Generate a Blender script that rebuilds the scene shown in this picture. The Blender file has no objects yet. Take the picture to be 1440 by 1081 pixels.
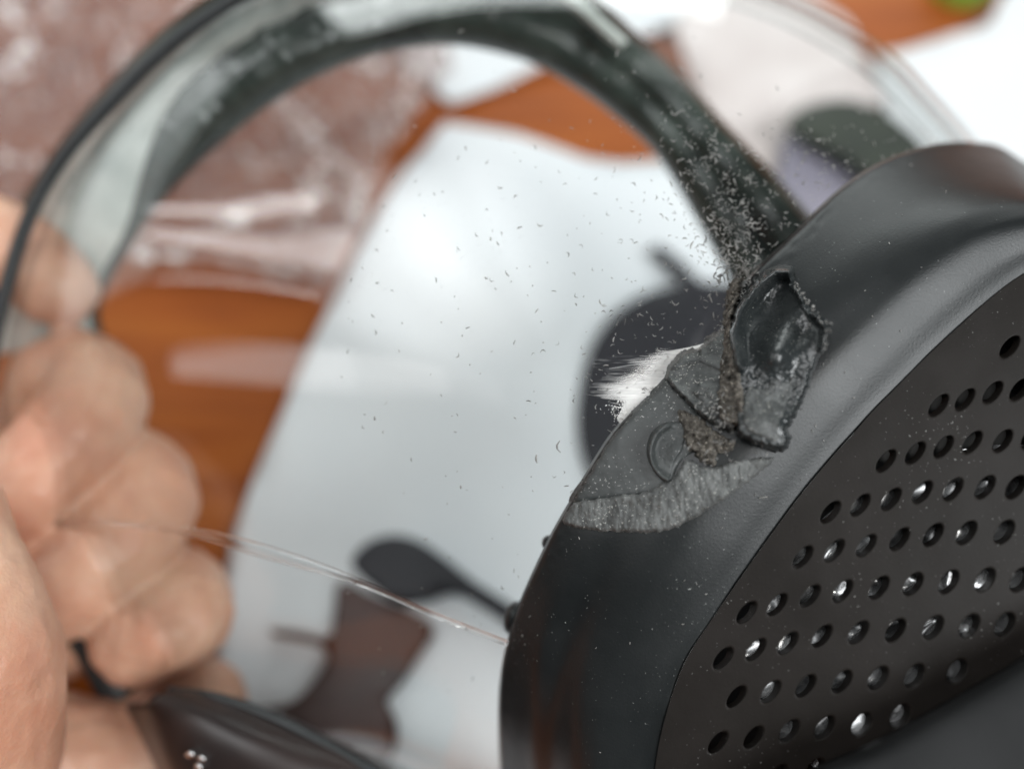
import bpy, bmesh, math, random
from mathutils import Vector, Matrix, noise, kdtree
from mathutils.geometry import delaunay_2d_cdt
random.seed(7)
sc = bpy.context.scene
COL = sc.collection

# ------------------------------------------------------------------ camera
TILT = math.radians(28)
CAM_H = 0.232
LENS = 30.0
cam_d = bpy.data.cameras.new("camera")
cam = bpy.data.objects.new("camera", cam_d)
COL.objects.link(cam)
cam.location = (0, 0, CAM_H)
cam.rotation_euler = (TILT, 0, 0)
cam_d.lens = LENS
cam_d.sensor_width = 36
cam_d.clip_start = 0.005
cam_d.clip_end = 50
cam_d.dof.use_dof = True
cam_d.dof.focus_distance = 0.1275
cam_d.dof.aperture_fstop = 4.5
cam_d.dof.aperture_blades = 0
sc.camera = cam

# ------------------------------------------------------------------ world + lamps
w = bpy.data.worlds.new("World")
sc.world = w
w.use_nodes = True
bg = w.node_tree.nodes["Background"]
bg.inputs[0].default_value = (0.90, 0.97, 1.0, 1)
bg.inputs[1].default_value = 0.06


def area_lamp(name, loc, target, sx, sy, power, color):
    l = bpy.data.lights.new(name, 'AREA')
    l.shape = 'RECTANGLE'
    l.size = sx
    l.size_y = sy
    l.energy = power
    l.color = color
    o = bpy.data.objects.new(name, l)
    COL.objects.link(o)
    o.location = loc
    o.rotation_euler = (Vector(target) - Vector(loc)).to_track_quat('-Z', 'Y').to_euler()
    return o


# broad daylight from the right, an added fill from the lower right, a paler window beyond the upper right corner
def around(az, el, r):
    a, e = math.radians(az), math.radians(el)
    return (r * math.cos(a) * math.cos(e), 0.08 + r * math.sin(a) * math.cos(e), 0.11 + r * math.sin(e))


area_lamp("window_light", around(-29, 45, 1.6), (0, 0.08, 0.11), 0.85, 0.7, 18.0, (0.95, 0.985, 1.0))
area_lamp("fill_light", around(-50, 38, 1.6), (0, 0.08, 0.11), 0.8, 0.8, 4.0, (0.97, 0.99, 1.0))
area_lamp("far_window_light", around(60, 28, 1.55), (0, 0.08, 0.11), 0.62, 1.2, 2.2, (0.94, 0.98, 0.97))
area_lamp("low_window_light", around(90, 21, 1.7), (0, 0.08, 0.11), 1.3, 0.5, 7.5, (0.92, 0.98, 0.97))
area_lamp("low_window_light", around(152, 10, 1.7), (0, 0.08, 0.11), 1.2, 0.6, 2.6, (0.92, 0.98, 0.97))
for k, dia in enumerate([0.2 + 0.075 * q for q in range(16)]):           # added soft overhead fill, brightest in its middle
    o = area_lamp("overhead_fill_light", around(176, 70, 1.5 + 0.004 * k), (0, 0.08, 0.11), dia, dia, 0.34 * math.pi * math.pi * dia * dia / 4, (0.97, 0.99, 1.0))
    o.data.shape = 'DISK'

# a small bright window behind the camera: its mirror image sits beside the torn rubber, its sheen on the shoulder of the housing
area_lamp("small_window_light", (0.385, -0.42, 1.27), (0.023, 0.062, 0.117), 0.23, 0.20, 1.5, (1.0, 0.98, 0.94))
# two ceiling tubes on the left, seen as pale bands in the visor
for (xa, ya), (xb, yb), wd, pw in (((-2.7, -0.15), (-0.85, -0.31), 0.15, 2.0), ((-0.85, -0.31), (-0.42, -0.347), 0.14, 0.30), ((-0.42, -0.347), (-0.2, -0.366), 0.13, 0.05),
                                     ((-2.7, 0.87), (-0.74, 0.21), 0.11, 2.9), ((-2.7, 1.17), (-0.9, 0.42), 0.04, 1.9), ((-2.7, 0.42), (-0.9, 0.06), 0.03, 0.8)):
    tb_ = area_lamp("ceiling_tube_light", ((xa + xb) / 2, (ya + yb) / 2, 1.12), ((xa + xb) / 2, (ya + yb) / 2, 0), math.hypot(xb - xa, yb - ya), wd, pw, (1.0, 0.97, 0.96))
    tb_.rotation_euler = (0, 0, math.atan2(yb - ya, xb - xa))

sc.view_settings.view_transform = 'Standard'
sc.view_settings.look = 'None'
sc.view_settings.exposure = 0.34
sc.view_settings.gamma = 1
sc.cycles.transparent_max_bounces = 32
sc.cycles.max_bounces = 10
sc.cycles.caustics_reflective = False
sc.cycles.caustics_refractive = False

# ------------------------------------------------------------------ layout helpers (image measurements -> metres)
RIGHT = Vector((1, 0, 0))
FWD = Vector((0, math.sin(TILT), -math.cos(TILT)))
UP = Vector((0, math.cos(TILT), math.sin(TILT)))
C0 = Vector((0, 0, CAM_H))
K = 36.0 / LENS / 1440.0


def ray(px, py):
    return FWD + RIGHT * ((px - 720) * K) - UP * ((py - 540.5) * K)


def P(px, py, d):
    return C0 + ray(px, py) * d


def T(px, py, z=0.0):
    r = ray(px, py)
    return C0 + r * ((z - CAM_H) / r.z)


def catmull(pts, n, closed=False):
    """n points evenly spaced (by chord length) along a Catmull-Rom curve through pts"""
    pts = [Vector(p) for p in pts]
    m = len(pts)
    segs = m if closed else m - 1

    def g(i):
        if closed:
            return pts[i % m]
        if i < 0:
            return pts[0] * 2 - pts[1]
        if i >= m:
            return pts[-1] * 2 - pts[-2]
        return pts[i]
    dense = []
    S = 12
    for i in range(segs):
        a, b, c, d = g(i - 1), g(i), g(i + 1), g(i + 2)
        for k in range(S):
            t = k / S
            dense.append(0.5 * ((2 * b) + (c - a) * t + (2 * a - 5 * b + 4 * c - d) * t * t + (3 * b - a - 3 * c + d) * t ** 3))
    dense.append(g(segs))
    L = [0.0]
    for i in range(1, len(dense)):
        L.append(L[-1] + (dense[i] - dense[i - 1]).length)
    out, j = [], 0
    tot = L[-1]
    for k in range(n):
        s = tot * k / (n if closed else n - 1)
        while j < len(L) - 2 and L[j + 1] < s:
            j += 1
        f = (s - L[j]) / max(1e-12, L[j + 1] - L[j])
        out.append(dense[j].lerp(dense[j + 1], min(1, f)))
    return out


def fbm(x, y, z=0.0, o=4):
    return noise.fractal(Vector((x, y, z)), 1.0, 2.0, o)


def smooth(a, b, x):
    t = max(0.0, min(1.0, (x - a) / (b - a)))
    return t * t * (3 - 2 * t)


def thing(name, label, cat, loc, group=None):
    o = bpy.data.objects.new(name, None)
    COL.objects.link(o)
    o.location = loc
    o.empty_display_size = 0.01
    o['label'] = label
    o['category'] = cat
    if group:
        o['group'] = group
    return o


ROOTLOC = {}


def world_origin(o):
    v = Vector((0, 0, 0))
    while o is not None:
        v += o.location
        o = o.parent
    return v


def mk(name, verts, faces, mat, parent=None, shade=True, loc=None, label=None, cat=None, kind=None, group=None):
    """one mesh object; vertices are given in world metres"""
    if parent is not None:
        org = world_origin(parent)
        loc = Vector((0, 0, 0))
    else:
        loc = Vector(loc) if loc is not None else Vector((0, 0, 0))
        org = loc
    me = bpy.data.meshes.new(name)
    me.from_pydata([tuple(Vector(v) - org) for v in verts], [], faces)
    me.update()
    if shade:
        me.polygons.foreach_set("use_smooth", [True] * len(me.polygons))
    if mat is not None:
        me.materials.append(mat)
    o = bpy.data.objects.new(name, me)
    COL.objects.link(o)
    o.location = loc
    if parent is not None:
        o.parent = parent
    if label:
        o['label'] = label
    if cat:
        o['category'] = cat
    if kind:
        o['kind'] = kind
    if group:
        o['group'] = group
    return o


def fix_normals(o):
    bm = bmesh.new()
    bm.from_mesh(o.data)
    bmesh.ops.recalc_face_normals(bm, faces=bm.faces)
    bm.to_mesh(o.data)
    bm.free()


def grid_faces(nu, nv, cu=False, cv=False):
    f = []
    for i in range(nu if cu else nu - 1):
        for j in range(nv if cv else nv - 1):
            i2, j2 = (i + 1) % nu, (j + 1) % nv
            f.append((i * nv + j, i2 * nv + j, i2 * nv + j2, i * nv + j2))
    return f


def loft_px(rails, nu, nv):
    """rails of (px,py,d) -> nu x nv grid of (px,py,d)"""
    rr = [catmull(r, nu) for r in rails]
    rows = []
    for i in range(nu):
        rows.append(catmull([r[i] for r in rr], nv) if len(rr) > 2 else [rr[0][i].lerp(rr[1][i], k / (nv - 1)) for k in range(nv)])
    return rows


def solid(o, t, offset=-1):
    m = o.modifiers.new("thickness", 'SOLIDIFY')
    m.thickness = t
    m.offset = offset
    return o


def tube(pts, radii, n=12, caps=True):
    """verts, faces of a tube through world points"""
    V, F = [], []
    m = len(pts)
    nrm = None
    for i, p in enumerate(pts):
        t = (pts[min(i + 1, m - 1)] - pts[max(i - 1, 0)]).normalized()
        if nrm is None:
            nrm = t.orthogonal().normalized()
        nrm = (nrm - t * nrm.dot(t)).normalized()
        b = t.cross(nrm)
        r = radii[i] if isinstance(radii, (list, tuple)) else radii
        for k in range(n):
            a = 2 * math.pi * k / n
            V.append(p + (nrm * math.cos(a) + b * math.sin(a)) * r)
    F = grid_faces(m, n, False, True)
    if caps:
        F.append(tuple(range(n - 1, -1, -1)))
        F.append(tuple((m - 1) * n + k for k in range(n)))
    return V, F


# ------------------------------------------------------------------ materials
def new_mat(name):
    m = bpy.data.materials.new(name)
    m.use_nodes = True
    nt = m.node_tree
    b = nt.nodes["Principled BSDF"]
    return m, nt, b


def nd(nt, t, **kw):
    n = nt.nodes.new(t)
    for k, v in kw.items():
        if k.startswith("i_"):
            n.inputs[k[2:].replace("_", " ")].default_value = v
        else:
            setattr(n, k, v)
    return n


def ramp(nt, fac, stops):
    r = nt.nodes.new("ShaderNodeValToRGB")
    e = r.color_ramp.elements
    e[0].position, e[0].color = stops[0][0], stops[0][1]
    e[1].position, e[1].color = stops[-1][0], stops[-1][1]
    for p, c in stops[1:-1]:
        x = e.new(p)
        x.color = c
    nt.links.new(fac, r.inputs[0])
    return r


def g4(c):
    return (c[0], c[1], c[2], 1) if not isinstance(c, (int, float)) else (c, c, c, 1)


def surf_mat(name, c1, c2, scale, rough=0.5, bump=0.0, bump_scale=1000, detail=6, dust=0.0, dust_c=(0.3, 0.31, 0.3), dust_scale=2500, spec=0.5,
             stretch=(1, 1, 1), rough_var=0.0, sss=0.0, bump2=0.0, bump2_scale=100):
    m, nt, b = new_mat(name)
    tc = nt.nodes.new("ShaderNodeTexCoord")
    mp = nt.nodes.new("ShaderNodeMapping")
    mp.inputs["Scale"].default_value = stretch
    nt.links.new(tc.outputs["Object"], mp.inputs[0])
    n1 = nd(nt, "ShaderNodeTexNoise", i_Scale=scale, i_Detail=detail, i_Roughness=0.6)
    nt.links.new(mp.outputs[0], n1.inputs["Vector"])
    r1 = ramp(nt, n1.outputs["Fac"], [(0.32, g4(c1)), (0.68, g4(c2))])
    col = r1.outputs[0]
    if dust > 0:
        n2 = nd(nt, "ShaderNodeTexNoise", i_Scale=dust_scale, i_Detail=2.0, i_Roughness=0.5)
        nt.links.new(tc.outputs["Object"], n2.inputs["Vector"])
        n3 = nd(nt, "ShaderNodeTexNoise", i_Scale=90.0, i_Detail=3.0)
        nt.links.new(tc.outputs["Object"], n3.inputs["Vector"])
        ad = nd(nt, "ShaderNodeMath", operation='MULTIPLY_ADD')
        nt.links.new(n3.outputs["Fac"], ad.inputs[0])
        ad.inputs[1].default_value = 0.25
        nt.links.new(n2.outputs["Fac"], ad.inputs[2])
        r2 = ramp(nt, ad.outputs[0], [(0.86 - 0.1 * dust, (0, 0, 0, 1)), (0.92 - 0.1 * dust, (1, 1, 1, 1))])
        mx = nd(nt, "ShaderNodeMix", data_type='RGBA')
        nt.links.new(r2.outputs[0], mx.inputs[0])
        nt.links.new(col, mx.inputs[6])
        mx.inputs[7].default_value = g4(dust_c)
        col = mx.outputs[2]
    nt.links.new(col, b.inputs["Base Color"])
    b.inputs["Roughness"].default_value = rough
    if rough_var > 0:
        mr = nd(nt, "ShaderNodeMapRange")
        mr.inputs[3].default_value = max(0.05, rough - rough_var)
        mr.inputs[4].default_value = min(1, rough + rough_var)
        nt.links.new(n1.outputs["Fac"], mr.inputs[0])
        nt.links.new(mr.outputs[0], b.inputs["Roughness"])
    b.inputs["Specular IOR Level"].default_value = spec
    nrm = None
    for bb, bs in ((bump2, bump2_scale), (bump, bump_scale)):
        if bb > 0:
            n4 = nd(nt, "ShaderNodeTexNoise", i_Scale=bs, i_Detail=4.0, i_Roughness=0.6)
            nt.links.new(mp.outputs[0], n4.inputs["Vector"])
            bp = nd(nt, "ShaderNodeBump", i_Strength=1.0, i_Distance=bb)
            nt.links.new(n4.outputs["Fac"], bp.inputs["Height"])
            if nrm is not None:
                nt.links.new(nrm, bp.inputs["Normal"])
            nrm = bp.outputs[0]
    if nrm is not None:
        nt.links.new(nrm, b.inputs["Normal"])
    if sss > 0:
        b.inputs["Subsurface Weight"].default_value = sss
        b.inputs["Subsurface Radius"].default_value = (0.004, 0.0015, 0.0008)
        b.inputs["Subsurface Scale"].default_value = 1.0
    return m


M_rubber = surf_mat("black_rubber", (0.0075, 0.009, 0.0095), (0.014, 0.016, 0.0165), 60, rough=0.36, bump=0.00003, bump_scale=2600, dust=0.1, spec=0.34,
                    dust_c=(0.26, 0.27, 0.26), dust_scale=2600, rough_var=0.10, bump2=0.00004, bump2_scale=30)
M_grille = surf_mat("grille_plastic", (0.0125, 0.0108, 0.0095), (0.019, 0.0165, 0.015), 70, rough=0.50, bump=0.00003, bump_scale=2500, dust=0.12,
                    dust_c=(0.2, 0.2, 0.19), dust_scale=2400, rough_var=0.06, spec=0.1)
M_torn = surf_mat("torn_rubber", (0.018, 0.020, 0.020), (0.075, 0.080, 0.078), 420, rough=0.5, bump=0.00012, bump_scale=1300, dust=1.1,
                  dust_c=(0.22, 0.22, 0.2), dust_scale=3000, rough_var=0.2)
M_flap = surf_mat("glossy_flap_rubber", (0.016, 0.019, 0.020), (0.030, 0.034, 0.034), 200, rough=0.25, bump=0.00002, bump_scale=1500, dust=0.5,
                  dust_c=(0.16, 0.16, 0.15), dust_scale=2800, rough_var=0.14)
M_scrape = surf_mat("scraped_rubber", (0.045, 0.047, 0.046), (0.145, 0.15, 0.146), 380, rough=0.75, bump=0.0003, bump_scale=900, dust=1.0,
                    dust_c=(0.3, 0.3, 0.28), dust_scale=3000, stretch=(1.6, 0.6, 0.8))
M_lint = surf_mat("brown_lint", (0.022, 0.020, 0.018), (0.17, 0.155, 0.135), 700, rough=0.95, bump=0.0005, bump_scale=1700, spec=0.1, dust=1.1,
                  dust_c=(0.33, 0.3, 0.25), dust_scale=2600)
M_facet = surf_mat("greyed_rubber", (0.026, 0.029, 0.029), (0.05, 0.055, 0.054), 160, rough=0.5, bump=0.00005, bump_scale=1800, dust=1.0,
                   dust_c=(0.25, 0.25, 0.24))
M_seal = surf_mat("seal_rubber", (0.004, 0.0065, 0.005), (0.042, 0.055, 0.045), 75, rough=0.25, rough_var=0.08)  # greenish mottling: reflections painted into the rubber colour
M_cover = surf_mat("cover_plastic", (0.008, 0.0085, 0.009), (0.014, 0.0145, 0.015), 60, rough=0.6, spec=0.2)
M_sheen = surf_mat("pale_sheen", (0.30, 0.34, 0.32), (0.58, 0.61, 0.57), 70, rough=0.22, rough_var=0.1)  # pale sheen of the visor edge, given as a colour

M_rim = surf_mat("rim_rubber", (0.010, 0.012, 0.013), (0.018, 0.021, 0.022), 60, rough=0.45)
M_clamp = surf_mat("clamp_plastic", (0.011, 0.007, 0.0065), (0.022, 0.012, 0.010), 50, rough=0.4)
M_shaving = surf_mat("rubber_crumb", (0.12, 0.12, 0.115), (0.46, 0.45, 0.43), 260, rough=0.8, spec=0.2)
M_scratch = surf_mat("scratched_white", (0.6, 0.6, 0.6), (0.9, 0.89, 0.86), 500, rough=0.6)
M_paper = surf_mat("white_paper", (0.70, 0.735, 0.76), (0.78, 0.80, 0.81), 9, rough=0.7, spec=0.2, bump2=0.0012, bump2_scale=18)
M_paper2 = surf_mat("bright_paper", (0.66, 0.68, 0.69), (0.72, 0.73, 0.73), 9, rough=0.7, spec=0.2)
M_pink_haze = surf_mat("pink_haze", (0.52, 0.45, 0.43), (0.68, 0.62, 0.60), 30, rough=0.45)
M_lilac = surf_mat("lilac_haze", (0.20, 0.19, 0.24), (0.27, 0.25, 0.30), 30, rough=0.6)
M_strap = surf_mat("strap_rubber", (0.005, 0.005, 0.009), (0.010, 0.009, 0.015), 40, rough=0.55)
M_brown = surf_mat("brown_piece", (0.020, 0.008, 0.006), (0.065, 0.017, 0.009), 28, rough=0.45)
M_strap_green = surf_mat("dark_green_rubber", (0.012, 0.017, 0.011), (0.026, 0.034, 0.02), 60, rough=0.35)
M_green = surf_mat("green_plastic", (0.12, 0.36, 0.04), (0.2, 0.46, 0.07), 40, rough=0.4)
M_metal = surf_mat("bright_metal", (0.6, 0.6, 0.6), (0.8, 0.8, 0.8), 60, rough=0.25)
M_metal.node_tree.nodes["Principled BSDF"].inputs["Metallic"].default_value = 1
M_filter = surf_mat("white_filter", (0.04, 0.04, 0.04), (0.93, 0.94, 0.95), 140, rough=0.22)
M_filter.node_tree.nodes["Principled BSDF"].inputs["Metallic"].default_value = 0.75
M_skin = surf_mat("skin", (0.50, 0.235, 0.150), (0.61, 0.385, 0.270), 48, rough=0.42, sss=0.35, bump=0.0004, bump_scale=420, spec=0.45, bump2=0.0004, bump2_scale=120)


def wood_mat():
    m, nt, b = new_mat("orange_brown_wood")
    tc = nt.nodes.new("ShaderNodeTexCoord")
    mp = nt.nodes.new("ShaderNodeMapping")
    mp.inputs["Scale"].default_value = (1.0, 9.0, 1.0)
    mp.inputs["Rotation"].default_value = (0, 0, math.radians(8))
    nt.links.new(tc.outputs["Object"], mp.inputs[0])
    n = nd(nt, "ShaderNodeTexNoise", i_Scale=9.0, i_Detail=8.0, i_Roughness=0.6, i_Distortion=0.4)
    nt.links.new(mp.outputs[0], n.inputs["Vector"])
    r = ramp(nt, n.outputs["Fac"], [(0.28, (0.20, 0.044, 0.006, 1)), (0.5, (0.32, 0.080, 0.010, 1)), (0.75, (0.40, 0.118, 0.016, 1))])
    nt.links.new(r.outputs[0], b.inputs["Base Color"])
    b.inputs["Roughness"].default_value = 0.42
    b.inputs["Specular IOR Level"].default_value = 0.25
    return m


M_wood = wood_mat()


def clear_mat(name, f0, tint, extra=None):
    """thin clear sheet: transparent plus a mirror coat that grows towards grazing angles"""
    m = bpy.data.materials.new(name)
    m.use_nodes = True
    nt = m.node_tree
    nt.nodes.clear()
    out = nt.nodes.new("ShaderNodeOutputMaterial")
    tr = nt.nodes.new("ShaderNodeBsdfTransparent")
    tr.inputs[0].default_value = g4(tint)
    gl = nt.nodes.new("ShaderNodeBsdfGlossy")
    gl.inputs["Roughness"].default_value = 0.03
    lw = nd(nt, "ShaderNodeLayerWeight")
    lw.inputs[0].default_value = 0.5
    pw = nd(nt, "ShaderNodeMath", operation='POWER')
    nt.links.new(lw.outputs["Facing"], pw.inputs[0])
    pw.inputs[1].default_value = 4.6
    ma = nd(nt, "ShaderNodeMath", operation='MULTIPLY_ADD')
    nt.links.new(pw.outputs[0], ma.inputs[0])
    ma.inputs[1].default_value = 1 - f0
    ma.inputs[2].default_value = f0
    mx = nt.nodes.new("ShaderNodeMixShader")
    nt.links.new(ma.outputs[0], mx.inputs[0])
    nt.links.new(tr.outputs[0], mx.inputs[1])
    nt.links.new(gl.outputs[0], mx.inputs[2])
    nt.links.new(mx.outputs[0], out.inputs[0])
    return m


M_visor = clear_mat("clear_visor", 0.038, (0.985, 0.992, 0.99))


def bag_mat():
    m, nt, b = new_mat("milky_plastic_film")
    out = nt.nodes["Material Output"]
    tr = nt.nodes.new("ShaderNodeBsdfTransparent")
    tr.inputs[0].default_value = (0.93, 0.88, 0.87, 1)
    b.inputs["Base Color"].default_value = (0.56, 0.46, 0.44, 1)
    b.inputs["Roughness"].default_value = 0.11
    b.inputs["Specular IOR Level"].default_value = 1.0
    tc = nt.nodes.new("ShaderNodeTexCoord")
    n = nd(nt, "ShaderNodeTexNoise", i_Scale=48.0, i_Detail=3.5, i_Roughness=0.6, i_Distortion=1.6)
    nt.links.new(tc.outputs["Object"], n.inputs["Vector"])
    rc = ramp(nt, n.outputs["Fac"], [(0.52, (0.40, 0.30, 0.275, 1)), (0.66, (0.9, 0.86, 0.84, 1))])  # pale blotches: glints painted into the film colour
    nt.links.new(rc.outputs[0], b.inputs["Base Color"])
    r = ramp(nt, n.outputs["Fac"], [(0.34, (0.34, 0.34, 0.34, 1)), (0.56, (0.46, 0.46, 0.46, 1)), (0.68, (0.88, 0.88, 0.88, 1))])
    mx = nt.nodes.new("ShaderNodeMixShader")
    nt.links.new(r.outputs[0], mx.inputs[0])
    nt.links.new(tr.outputs[0], mx.inputs[1])
    nt.links.new(b.outputs[0], mx.inputs[2])
    nt.links.new(mx.outputs[0], out.inputs[0])
    return m


M_bag = bag_mat()

# ------------------------------------------------------------------ setting: the table top
tb = []
for z in (0.0, -0.03):
    for x, y in ((-0.9, -0.6), (0.9, -0.6), (0.9, 1.0), (-0.9, 1.0)):
        tb.append((x, y, z))
mk("table_top", tb, [(0, 1, 2, 3), (7, 6, 5, 4), (0, 4, 5, 1), (1, 5, 6, 2), (2, 6, 7, 3), (3, 7, 4, 0)], M_wood, shade=False, kind='structure')


# ------------------------------------------------------------------ flat sheets lying on the table (outline in image px, real thickness)
def cdt_fill(outline, step, jitter=0.15, extra=()):
    """2-D points, triangles filling an outline with a regular grid of inner points"""
    pts = [Vector((p[0], p[1])) for p in outline]
    n = len(pts)
    edges = [(i, (i + 1) % n) for i in range(n)]
    xs = [p.x for p in pts]
    ys = [p.y for p in pts]

    def inside(x, y):
        c = False
        for i in range(n):
            a, b = pts[i], pts[(i + 1) % n]
            if (a.y > y) != (b.y > y) and x < (b.x - a.x) * (y - a.y) / (b.y - a.y) + a.x:
                c = not c
        return c
    y = min(ys) + step * 0.5
    while y < max(ys):
        x = min(xs) + step * 0.5
        while x < max(xs):
            qx, qy = x + random.uniform(-jitter, jitter) * step, y + random.uniform(-jitter, jitter) * step
            if inside(qx, qy):
                pts.append(Vector((qx, qy)))
            x += step
        y += step
    r = delaunay_2d_cdt(pts, edges, [], 1, 1e-5)
    V, _, F = r[0], r[1], r[2]
    return [(v.x, v.y) for v in V], [tuple(f) for f in F]


def sheet(name, outline, mat, z, thick, label, cat, warp=0.0, warp_scale=20, step=22, n_out=90, parent=None, lift=None, group=None):
    pts3 = catmull([(p[0], p[1], 0) for p in outline], n_out, True)
    # work on the table plane in mm so that the sheet has its own real outline
    flat = [T(p.x, p.y, z) for p in pts3]
    V2, F = cdt_fill([(v.x * 1000, v.y * 1000) for v in flat], step * 0.18 * 2)
    V = []
    for x, y in V2:
        zz = z
        if warp:
            zz += warp * (0.5 + 0.5 * fbm(x / 1000 * warp_scale, y / 1000 * warp_scale, z * 50, 3))
        if lift:
            zz += lift(x / 1000, y / 1000)
        V.append((x / 1000, y / 1000, zz))
    c = sum((Vector(v) for v in V), Vector()) / len(V)
    o = mk(name, V, F, mat, loc=(c.x, c.y, z), label=label, cat=cat, group=group)
    fix_normals(o)
    if o.data.polygons[0].normal.z < 0:
        o.data.flip_normals()
    solid(o, thick, 1)
    return o


def poly(pts, k=4):
    """add points on straight edges so that corners stay fairly crisp"""
    out = []
    n = len(pts)
    for i in range(n):
        a, b = pts[i], pts[(i + 1) % n]
        for j in range(k):
            out.append((a[0] + (b[0] - a[0]) * j / k, a[1] + (b[1] - a[1]) * j / k))
    return out


sheet("paper_sheet", poly([(626, 183), (735, 206), (838, 243), (1010, 236), (1250, 250), (1640, 300), (1640, 1330), (420, 1330), (300, 1040), (318, 900),
                           (335, 760), (380, 640), (440, 500), (502, 370), (560, 262)], 3), M_paper, 0.0006, 0.0002,
      "large white sheet of paper on the table behind the clear visor", "paper", group="white papers on the table", warp=0.008, warp_scale=12)
sheet("paper_sheet", poly([(470, -120), (640, -160), (1010, -140), (985, 30), (900, 62), (776, 93), (634, 152), (575, 95), (500, 40)], 3), M_paper, 0.0012, 0.0002,
      "white paper tip under the arch of the black face seal at the top", "paper", group="white papers on the table", warp=0.006, warp_scale=18)
sheet("paper_sheet", poly([(1225, 85), (1385, 40), (1440, -60), (1800, -160), (1900, 520), (1420, 420), (1280, 300)], 4), M_paper2, 0.0052, 0.0002,
      "bright white paper at the right, outside the visor edge and above the black housing", "paper", group="white papers on the table", warp=0.003, warp_scale=14)
sheet("pink_reflection", poly([(945, 45), (1060, -60), (1190, 40), (1240, 150), (1115, 175), (1105, 300), (1040, 255), (985, 160)], 3), M_pink_haze, 0.0048, 0.0003,
      "pale pinkish sheet put in for a window reflection between the black seal arch and the right edge of the visor", "wrapper", warp=0.006, warp_scale=30)  # window reflection in the visor, built as a pinkish sheet
sheet("lilac_reflection", poly([(1100, 195), (1150, 205), (1215, 245), (1190, 300), (1120, 330), (1085, 290)], 3), M_lilac, 0.012, 0.0003,
      "small lilac sheet put in for a window reflection, beside the dark green strap end at the upper right", "paper", warp=0.002, warp_scale=20)  # lilac window reflection in the visor, laid down as a sheet

# dark strap ends lying on the paper behind the visor
sheet("rubber_strap", [(811, 600), (815, 548), (830, 496), (860, 452), (905, 421), (958, 404), (945, 385), (915, 358), (925, 352), (960, 378), (985, 403), (1040, 410), (1120, 470),
                       (1130, 600), (1060, 720), (940, 740), (860, 710), (822, 655)], M_strap, 0.006, 0.003,
      "large rounded dark strap end with thin pointed tail, behind the torn rubber", "strap", group="dark strap ends behind the visor", step=16, n_out=120)
sheet("rubber_strap", [(497, 795), (520, 767), (555, 757), (590, 765), (625, 788), (665, 820), (740, 868), (760, 890), (735, 893), (690, 862), (640, 836), (600, 846), (560, 848),
                       (520, 822)], M_strap, 0.006, 0.003,
      "small dark spoon shaped strap end on white paper, narrowing towards the black housing", "strap", group="dark strap ends behind the visor", step=12, n_out=110)
sheet("rubber_strap", [(1106, 185), (1128, 160), (1180, 149), (1225, 160), (1265, 185), (1300, 222), (1330, 280), (1270, 300), (1210, 245), (1160, 215)], M_strap_green, 0.018, 0.003,
      "dark green-black strap end seen through the visor just above the black housing", "strap", group="dark strap ends behind the visor", step=10, n_out=80)
sheet("brown_piece", [(482, 822), (530, 842), (607, 880), (588, 925), (566, 960), (545, 985), (556, 1010), (558, 1045), (535, 1090), (500, 1150), (380, 1150), (330, 1040), (365, 1000),
                      (410, 990), (436, 970), (462, 930), (455, 912), (425, 902), (388, 895), (388, 889), (430, 893), (466, 898), (474, 860)], M_brown, 0.005, 0.003,
      "reddish brown piece on white paper above the dark chin clamp at the bottom", "strap", step=10, n_out=140)  # reddish brown cut-out on the paper

# green lid, top right corner
lid = thing("green_lid", "bright green lid on the wood at the very top right", "lid", T(1345, -18, 0))
cx = T(1345, -18, 0)
prof = [(0.0, 0.012), (0.006, 0.0118), (0.0095, 0.0108), (0.0112, 0.009), (0.0118, 0.004), (0.0118, 0.0)]
V, F = [], []
NS = 48
for r, z in prof:
    for k in range(NS):
        a = 2 * math.pi * k / NS
        rr = r * (1 + (0.02 * (k % 2) if 0 < r and z < 0.009 else 0))
        V.append(cx + Vector((math.cos(a) * rr, math.sin(a) * rr, z)))
mk("cap", V, grid_faces(len(prof), NS, False, True), M_green, lid)

# ------------------------------------------------------------------ crumpled plastic bag, upper left
BAG = poly([(-160, -200), (560, -180), (600, 20), (640, 120), (590, 190), (545, 255), (500, 350), (470, 425), (420, 418), (330, 405), (240, 398), (140, 380), (0, 395), (-160, 420)], 4)
flat = [T(p.x, p.y, 0.004) for p in catmull([(a, b, 0) for a, b in BAG], 120, True)]
V2, F = cdt_fill([(v.x * 1000, v.y * 1000) for v in flat], 1.5)
V = []
for x, y in V2:
    q = Vector((x / 20.0, y / 20.0, 0.3))
    q2 = q + Vector((fbm(x / 9, y / 9, 5, 2), fbm(x / 9, y / 9, 9, 2), 0)) * 0.8
    vd, _ = noise.voronoi(q2)
    rid = (vd[1] - vd[0])
    vd2, _ = noise.voronoi(q2 * 2.3 + Vector((3, 1, 0)))
    z = 0.006 + 0.009 * (1 - min(1, rid * 1.6)) + 0.0032 * (1 - min(1, (vd2[1] - vd2[0]) * 1.8)) + 0.004 * fbm(x / 26, y / 26, 2, 3)
    V.append((x / 1000, y / 1000, max(0.0022, z)))
c = sum((Vector(v) for v in V), Vector()) / len(V)
bag = mk("plastic_bag", V, F, M_bag, loc=(c.x, c.y, 0), label="crumpled milky pinkish plastic bag on the table at the upper left", cat="plastic bag")

# ------------------------------------------------------------------ the mask
mask = thing("face_mask", "full face mask with clear domed visor, perforated black front and torn rubber", "mask", P(831, 617, 0.19))
VC = (831.0, 617.0)
VF = 0.130


def vz(th):
    """how deep the dome is: shallow to the upper right, deep to the left where the rim is"""
    return 0.047 - 0.013 * math.cos(th + math.radians(40))


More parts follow.
